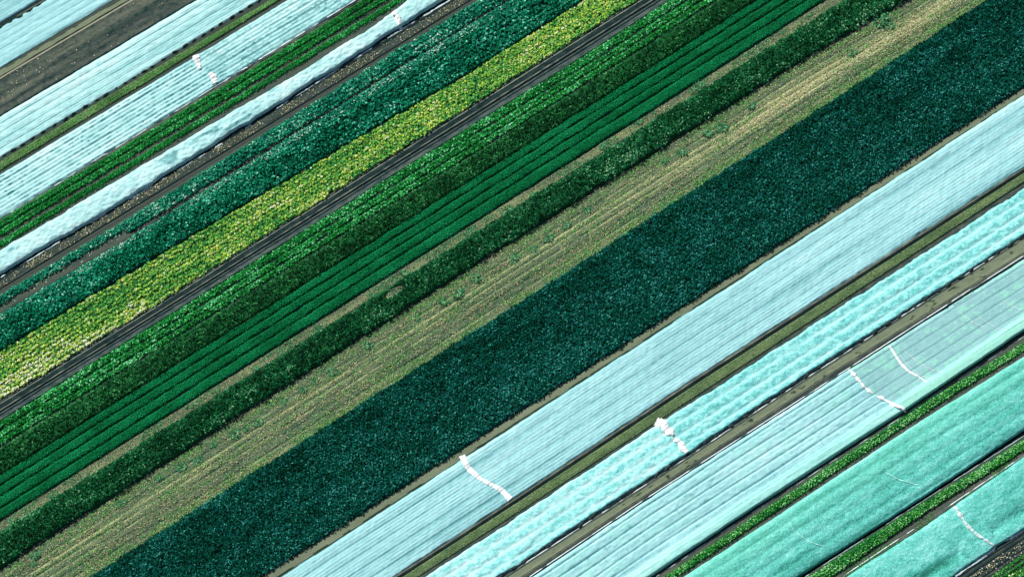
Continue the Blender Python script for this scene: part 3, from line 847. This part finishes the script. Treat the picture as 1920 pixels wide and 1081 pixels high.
rope('hem', [(945, 1081), (1160, 941), (1290, 856), (1505, 713), (1920, 444)], .11, .03, M_HEM, sF1o, z0=.05, seed=14, dash=.62, tint=.8, lump=.4)


# olive track
def tp2(U, w, T, W):
    return .56 + .25 * (fbm(U * .8, w * 2, 271) - .5) + .12 * (np.abs(T - .8) < .06) - .5 * (noise(U * 2.6, w * 4.2, 272) > .84) * (noise(U * .2, w, 275) > .4) + .08 * sstep(0, -40, U)
soilstrip('grass_track', p20, p21, M_OLIVE, lambda U, w, T, W: .04 * noise(U * 1.4, w * 2.4, 273), tp2, z0=.03, dw=.08)
soilstrip('soil_path', p21, sG0, M_DARKSOIL, lambda U, w, T, W: U * 0, lambda U, w, T, W: .45 + .3 * (np.abs(T - .12) < .05) - .45 * (T > .74) - .3 * (T < .06) + .25 * (noise(U * 1.4, w * 3, 274) - .5), z0=.014, dw=.06)


# G: flat cover with long furrows, two lengths
def zG(U, w, T, W):
    ww = w + .25 * (fbm(U * .1, w * .3, 281) - .5)
    r = np.abs((ww / 1.18) % 1 - .5) * 1.18
    z = .16 - .15 * np.exp(-(r / .09) ** 2) + .05 * (noise(U * 2, w * 3, 282) - .5) + .05 * (noise(U * .4, w * 4, 283) - .5) + .04 * (noise(U * 3.5, w * 4, 296) - .5)
    return z + .45 * sstep(1.7, 1.1, W - w)
def tG(U, w, T, W):
    veg = fbm(U * 1.8, w * 2.6, 284, 4); pat = noise(U * .16, w * .55, 285)
    ww = w + .25 * (fbm(U * .1, w * .3, 281) - .5)
    r = np.abs((ww / 1.18) % 1 - .5) * 1.18
    t = .54 + .30 * (veg - .5) + .22 * (pat - .5) + .20 * (noise(U * .1, w * 2.5, 286) - .5) + .10 * sstep(1.6, 1.1, W - w)
    return t - .50 * np.exp(-(r / .07) ** 2) * (.2 + 1.3 * noise(U * .12, w * .8, 289)) + .12 * np.exp(-((r - .17) / .06) ** 2) - .25 * (noise(U * 2.4, w * 4, 290) > .86) * (pat > .4) - .22 * (1 - ridges(ww + .2, .59, 9.)) * (noise(U * .14, w * 1.1, 295) > .5)  # furrow shade strengthened by darkening the tint
def vG1(U, w, T, W):
    return .75 * sstep(1.7, 1.2, W - w) * (.5 + .7 * fbm(U * 2., w * 2.5, 300)) + .35 * sstep(.5, .65, fbm(U * .5, w * 1.1, 299)) * (np.abs(T - .35) < .3)
def tG2(U, w, T, W):
    ww = w + .1 * (fbm(U * .1, w * .3, 281) - .5)
    r = np.abs((ww / 1.18) % 1 - .5) * 1.18
    veg = fbm(U * 2.0, w * 2.6, 287, 4)
    return .50 + .14 * (veg - .5) - .14 * np.exp(-(r / .10) ** 2) + .1 * (noise(U * .2, w * .6, 298) - .5) + .15 * sstep(1.6, 1.1, W - w) + .06 * sstep(-.1, .3, 1 - T)  # fainter furrow shade, again in the tint
def zG2(U, w, T, W):
    return zG(U, w, T, W) * .35 + .10 + .40 * sstep(1.7, 1.1, W - w)
def vG2(U, w, T, W):
    ww = w + .1 * (fbm(U * .1, w * .3, 281) - .5)
    r = np.abs((ww / 1.18) % 1 - .5) * 1.18
    A_, B_ = U * .81 + w * .59, w * .81 - U * .59
    veg = fbm(A_ * 2.0, B_ * 2.2, 297, 4); pat = fbm(A_ * .5 + 3, B_ * .5, 288)
    v = sstep(.50, .56, veg) * sstep(.40, .60, pat) * sstep(.08, .2, r) * .8
    return np.maximum(v, .9 * sstep(1.6, 1.1, W - w))
cG = cutline([(1590, 690), (1612, 718), (1640, 740), (1668, 754), (1700, 772)])
sG1o = sheet('crop_cover', sG0, sG1, M_MESH_PALE, zG, tG, 'light blue cover with long dark furrows, left of the dashed white join', hi=cG, seed=28, wob=.06, vf=vG1)
sG2o = sheet('crop_cover', sG0, sG1, M_MESH_GREY, zG2, tG2, 'grey green see-through netting right of the dashed white join', lo=cG, seed=28, wob=.06, vf=vG2)
rope('overlap_fold', [(1591, 691), (1603, 707), (1620, 724), (1640, 740), (1658, 748), (1678, 760), (1700, 772)], .42, .12, M_WHITE, sG2o, z0=.18, seed=15, lump=.8, tint=.75, dash=.28)
rope('overlap_fold', [(1666, 647), (1676, 662), (1688, 681), (1702, 696), (1722, 706), (1738, 718)], [.3, .4, .42, .36, .28, .2], .08, M_WHITE, sG2o, z0=.17, seed=16, lump=.2, tint=.8)
for q, pts in enumerate(([(1692, 655), (1712, 672), (1738, 690), (1768, 700)], [(1684, 662), (1700, 684), (1722, 702), (1752, 714)], [(1800, 588), (1826, 606), (1852, 617)],
                         [(1836, 596), (1862, 612), (1885, 622)], [(1880, 563), (1897, 575), (1916, 584)])):
    rope('crease', pts, .10, .03, M_HEM, sG2o, z0=.16, seed=30 + q, lump=.2, tint=.55)
rope('hem', [(992, 1081), (1202, 940), (1588, 692), (1920, 479)], .12, .05, M_HEM, sG1o, z0=.06, seed=17, dash=.2, tint=1.0, lump=.15)
rope('hem', [(1229, 1081), (1388, 975), (1700, 775), (1925, 627)], .11, .03, M_HEM, sG1o, z0=.06, seed=18, dash=.50, tint=.55, lump=.3)
soilstrip('painted_shadow_gap', sG1, k20, M_SOIL, lambda U, w, T, W: .02 * noise(U, w * 2, 3), lambda U, w, T, W: np.where(T < .3, .12, .55) + .2 * (noise(U * .8, w * 2, 291) - .5), z0=.014, dw=.09)  # dark band paints the shaded side of the cover into the soil
bed('leafy_row', k20, k21, G_KALE, M_UNDER, h=.5, dens=120, L=(.12, .24), sp=0.32, uh=0.5, label='single bright green leafy row above the broad smooth teal net', cat='crop row',
    group='bright green rows beside the teal nets', seed=292, wob=.10, mean=.66, gap=.1, spread=.45)
soilstrip('soil_path', k21, sH0, M_SOIL, flat(0), lambda U, w, T, W: .52 - .4 * (T < .3) + .15 * (noise(U, w * 3, 293) - .5), z0=.014, dw=.08)


# H: broad teal net over a leafy crop
def tH(U, w, T, W):
    return .60 + .22 * (fbm(U * .25, w * .9, 301) - .5) + .16 * (noise(U * .08, w * 1.4, 302) - .5) + .25 * (fbm(U * 1.8, w * 2.4, 303, 4) - .5) + .25 * sstep(.03, .0, T) - .10 * (noise(U * .07, w * 2.4, 305) > .62)
sHo = sheet('crop_cover', sH0, sH1, M_MESH_TEAL, z_bumpy(.72, .045, 304, 2.8, per=1.5), tH, 'broad even teal net over a dense leafy crop, between two bright green rows', seed=30, wob=.07,
            vf=lambda U, w, T, W: .45 * sstep(.75, .1, T) * (.3 + .9 * fbm(U * .12, w * .4, 306)))
rope('seam', [(1656, 886), (1680, 899), (1705, 907), (1722, 911)], .16, .08, M_MESH_TEAL, sHo, z0=.50, seed=19, lump=.3, tint=.95)
rope('seam', [(1475, 975), (1490, 1000), (1520, 1018), (1545, 1026)], .12, .08, M_MESH_TEAL, sHo, z0=.50, seed=20, lump=.3, tint=.95)
soilstrip('painted_shadow_gap', sH1, k30, M_DARKSOIL, flat(0), lambda U, w, T, W: np.where(T < .55, .0, .55) + .1 * (noise(U, w, 1) - .5), z0=.014, dw=.08)  # black half is the net's shadow put into the soil colour
rope('hem', [(1509, 1081), (1540, 1061.5), (1735, 935.5), (1925, 813.5)], .13, .04, M_HEM, sHo, z0=.03, seed=21, lump=.5, tint=.15, dash=.3)
bed('leafy_row', k30, k31, G_KALE, M_UNDER, h=.5, dens=120, L=(.12, .24), sp=0.32, uh=0.5, label='bright green leafy row above the lowest teal net with the white join', cat='crop row',
    group='bright green rows beside the teal nets', seed=311, wob=.14, mean=.68, gap=.1, spread=.45)
soilstrip('soil_path', k31, sI0, M_SOIL, flat(0), lambda U, w, T, W: .60 - .5 * (T < .3) + .25 * (noise(U * .8, w * 3, 312) - .5) - .4 * (T > .9), z0=.014, dw=.08)
litter('path_weeds', Mix(k31, sI0, .30), sI0, 60, (.1, .24), G_KALE, lambda u, v, t: RNG.uniform(.1, .8, len(u)),
       'green weeds on the soil beside the lowest teal net', 'weeds', keepf=lambda u, v, t: 0.9 * (noise(u * .35, v * .4, 313) > .52))


# I: lowest teal net, two lengths
def tI(U, w, T, W):
    dk = np.exp(-((T - .68 + .1 * (noise(U * .15, U * 0, 321) - .5)) / .13) ** 2)
    return .62 + .26 * (fbm(U * .3, w * 1.1, 322) - .5) - .30 * dk * sstep(.25, .6, noise(U * .25, w * .5, 323)) + .30 * (fbm(U * 1.6, w * 2.2, 324, 4) - .5)
def zI(U, w, T, W):
    return z_bumpy(.55, .06, 325, 2.8)(U, w, T, W) - .28 * np.exp(-((T - .74) / .10) ** 2) * (noise(U * .2, w * .2, 326) > .3)
cI = cutline([(1786, 948), (1800, 972), (1822, 990), (1838, 1010), (1864, 1026)])
sI1o = sheet('crop_cover', sI0, sI1, M_MESH_TEAL, zI, tI, 'lowest teal net left of its thin pale join, at the bottom right', hi=cI, seed=32, wob=.10)
sI2o = sheet('crop_cover', sI0, sI1, M_MESH_TEAL, zI, lambda U, w, T, W: tI(U, w, T, W) - .03, 'lowest teal net right of its thin pale join, sagging near the lower edge', lo=cI, seed=32, wob=.10)
rope('overlap_fold', [(1787, 948), (1795, 962), (1806, 978), (1817, 990), (1830, 1003), (1845, 1012), (1864, 1024)], [.5, .6, .35, .45, .4, .3, .3], .14, M_HEM, sI2o, z0=.35, seed=22, lump=.6, tint=.55, dash=.12)
rope('hem', [(1790, 1081), (1840, 1046), (1864, 1028), (1866, 1020)], .32, .10, M_HEM, sI1o, z0=.08, seed=23, lump=.5, tint=.75)
rope('hem', [(1884, 1014), (1905, 1002), (1925, 990)], .28, .08, M_HEM, sI2o, z0=.06, seed=24, lump=.5, tint=.6)
rope('hem', [(1578, 1081), (1640, 1040), (1700, 1000), (1785, 944), (1925, 850)], .13, .05, M_HEM, sI1o, z0=.06, seed=25, dash=.42, tint=.8, lump=.3)

# corner strips, lower right
z0e = Edge((1795, 1081), (1868, 1031), (1920, 998)); z1e = Edge((1855, 1081), (1920, 1036))
z2e = Edge((1885, 1081), (1920, 1058)); z3e = Edge((1885, 1081), (1920, 1058), dv=4.5)
def tz(U, w, T, W): return .34 + .30 * noise(U * .7, w, 332) * (np.abs((T * 4) % 1 - .5) < .08) - .35 * (np.abs((T * 4 + .3) % 1 - .5) < .12) + .2 * (noise(U, w * 3, 331) - .5)
soilstrip('wheel_tracks', z0e, z1e, M_DARKSOIL, lambda U, w, T, W: .03 * noise(U * 2, w * 3, 4), tz, z0=.014, dw=.07)
litter('pale_litter', Mix(z0e, z1e, .35), z1e, 30, (.12, .26), M_STRAW, lambda u, v, t: RNG.uniform(.5, 1.1, len(u)),
       'pale scraps on the dark tracks at the lower right corner', 'litter', keepf=lambda u, v, t: .5 * (t < .5) + .2)
for a, b, lab in ((.05, .42, 'small green row crossing the lower right corner, upper one'), (.55, .92, 'small green row crossing the lower right corner, lower one')):
    bed('leafy_row', Mix(z1e, z2e, a), Mix(z1e, z2e, b), G_LIME, M_UNDER, h=.3, dens=95, L=(.12, .24), sp=0.38, uh=0.5, label=lab, cat='crop row', seed=int(340 + a * 10), wob=.06, mean=.5)
bed('flowering_bed', z2e, z3e, G_YELLOW, M_UNDER, h=.4, dens=55, L=(.18, .32), ar=.75, sp=0.5, uh=0.5, label='yellow leafy bed in the extreme lower right corner', cat='leafy crop', kind='stuff', seed=345, mean=.5, spread=.45)


# ------------------------------------------------------------------ lumps of soil that hold the covers down
def lump_mesh():
    n, m_ = 10, 6
    P = [(0, 0, .20)]
    for j in range(1, m_):
        r = j / (m_ - 1)
        for i in range(n):
            a = i / n * 2 * math.pi
            k = .8 + .35 * random.random()
            P.append((math.cos(a) * r * .55 * k, math.sin(a) * r * .24 * k, .20 * (1 - r ** 2) * (.7 + .5 * random.random()) + .0))
    F = []
    for i in range(n):
        F.append((0, 1 + i, 1 + (i + 1) % n, 1 + (i + 1) % n))
    me = bpy.data.meshes.new('soil_lump')
    faces = [(0, 1 + i, 1 + (i + 1) % n) for i in range(n)]
    for j in range(m_ - 2):
        for i in range(n):
            a = 1 + j * n + i; b = 1 + j * n + (i + 1) % n
            faces.append((a, a + n, b + n, b))
    me.from_pydata(P, [], faces)
    at = me.attributes.new('tint', 'FLOAT', 'POINT')
    for d in at.data: d.value = .18 + .3 * random.random()
    me.materials.append(M_DARKSOIL)
    return me


LUMPS = [lump_mesh() for _ in range(4)]


def lumps(e, u0, u1, step, dv, lab, grp, sc=1.0):
    u = u0
    while u < u1:
        o = bpy.data.objects.new('soil_lump', random.choice(LUMPS))
        COL.objects.link(o)
        X, Y = xy_of(u, float(e(u)) + dv + random.uniform(-.05, .05))
        o.location = (float(X), float(Y), .05)
        o.rotation_euler = (0, 0, AL + random.uniform(-.4, .4))
        s = sc * random.uniform(.7, 1.25)
        o.scale = (s, s, s)
        tag(o, lab, 'soil lump', grp)
        u += step * random.uniform(.8, 1.2)


lumps(b1, b1.lo - 1, b1.hi + 1, 1.45, -.05, 'dark lump of soil on the lower edge of the pale mint ribbed cover', 'soil lumps along the mint cover', .8)
lumps(a1t, a1t.lo, a1t.hi, 1.6, .05, 'dark lump of soil on the upper edge of the ribbed cover in the top left', 'soil lumps along the corner cover', .9)
lumps(sF1, sF1.lo, sF1.hi, 1.9, .15, 'dark lump of soil on the lower edge of the turquoise cover', 'soil lumps along the turquoise cover', .9)


# ------------------------------------------------------------------ weed clumps
def clump_mesh(seed):
    r = np.random.default_rng(seed)
    n = 70
    a = r.uniform(0, 6.28, n); q = np.sqrt(r.uniform(0, 1, n))
    P = []
    for i in range(n):
        x, y = math.cos(a[i]) * q[i] * .62, math.sin(a[i]) * q[i] * .42
        z = .34 * (1 - q[i] ** 2) * r.uniform(.4, 1.1) + .05
        L = r.uniform(.12, .28); W = L * .45; yw = a[i] + r.normal(0, .5); pt = r.normal(.3, .4)
        d = Vector((math.cos(yw) * math.cos(pt), math.sin(yw) * math.cos(pt), math.sin(pt))); s = Vector((-math.sin(yw), math.cos(yw), r.normal(0, .3)))
        c = Vector((x, y, z)); upv = Vector((0, 0, W * .2))
        P += [c - d * L * .5, c + s * W * .5 + upv, c + d * L * .5, c - s * W * .5 + upv]
    me = bpy.data.meshes.new('weed_clump')
    me.from_pydata([tuple((p.x, p.y, max(p.z, .02))) for p in P], [], [(4 * i, 4 * i + 1, 4 * i + 2, 4 * i + 3) for i in range(n)])
    at = me.attributes.new('tint', 'FLOAT', 'POINT')
    t = np.repeat(r.uniform(.0, 1., n), 4)
    at.data.foreach_set('value', t.astype(np.float32))
    me.materials.append(G_WEED)
    return me


CL = [clump_mesh(s) for s in range(5)]
ORD = ['first', 'second', 'third', 'fourth', 'fifth', 'sixth', 'seventh', 'eighth', 'ninth', 'tenth', 'eleventh', 'twelfth', 'thirteenth', 'fourteenth',
       'fifteenth', 'sixteenth', 'seventeenth', 'eighteenth', 'nineteenth', 'twentieth', 'twenty-first', 'twenty-second', 'twenty-third', 'twenty-fourth',
       'twenty-fifth', 'twenty-sixth', 'twenty-seventh', 'twenty-eighth', 'twenty-ninth', 'thirtieth', 'thirty-first', 'thirty-second', 'thirty-third', 'thirty-fourth', 'thirty-fifth']
W_S = [(892, 523, 1.3), (860, 552, 1.5), (833, 567, 1.2), (688, 648, 1.3), (782, 597, .9), (623, 697, 1.3), (590, 715, 1.0), (568, 730, 1.1), (533, 753, .9),
       (485, 792, 1.2), (440, 813, 1.4), (460, 803, 1.0), (372, 863, 1.2), (340, 875, 1.4), (300, 895, 1.1), (228, 943, 1.2), (67, 1040, 1.3), (62, 1057, .9),
       (400, 833, 1.0), (1410, 200, 1.1), (1353, 240, 1.6), (1328, 252, 1.3), (1247, 302, 1.1), (1280, 287, 1.4), (1028, 447, 1.3), (1063, 423, 1.2), (1000, 467, 1.2),
       (965, 485, 1.3), (1103, 395, 1.0), (1597, 100, 1.3), (1653, 37, 2.2), (1668, 50, 1.3)]
W_F = [(1313, 160, 1.5), (1297, 170, 1.0), (1133, 273, 1.1), (950, 397, 1.7), (882, 437, 1.4), (760, 513, 1.3), (597, 620, 1.2), (100, 926, 1.1), (25, 975, 1.0),
       (700, 553, 1.0), (480, 690, 1.0), (1000, 365, .9), (1200, 230, .8)]
for lst, where, grp in ((sorted(W_S), 'stubble field', 'weed clumps on the stubble'), (sorted(W_F), 'dry strip below the carrot beds', 'weed clumps on the dry strip')):
    for i, (x, y, s) in enumerate(lst):
        o = bpy.data.objects.new('weed_clump', random.choice(CL))
        COL.objects.link(o)
        X, Y = ground(x, y)
        o.location = (float(X), float(Y), .05)
        o.rotation_euler = (0, 0, AL + random.uniform(-.5, .5))
        o.scale = (s, s, s * .9)
        tag(o, 'green weed clump on the %s, %s from the left' % (where, ORD[i]), 'weed', grp)
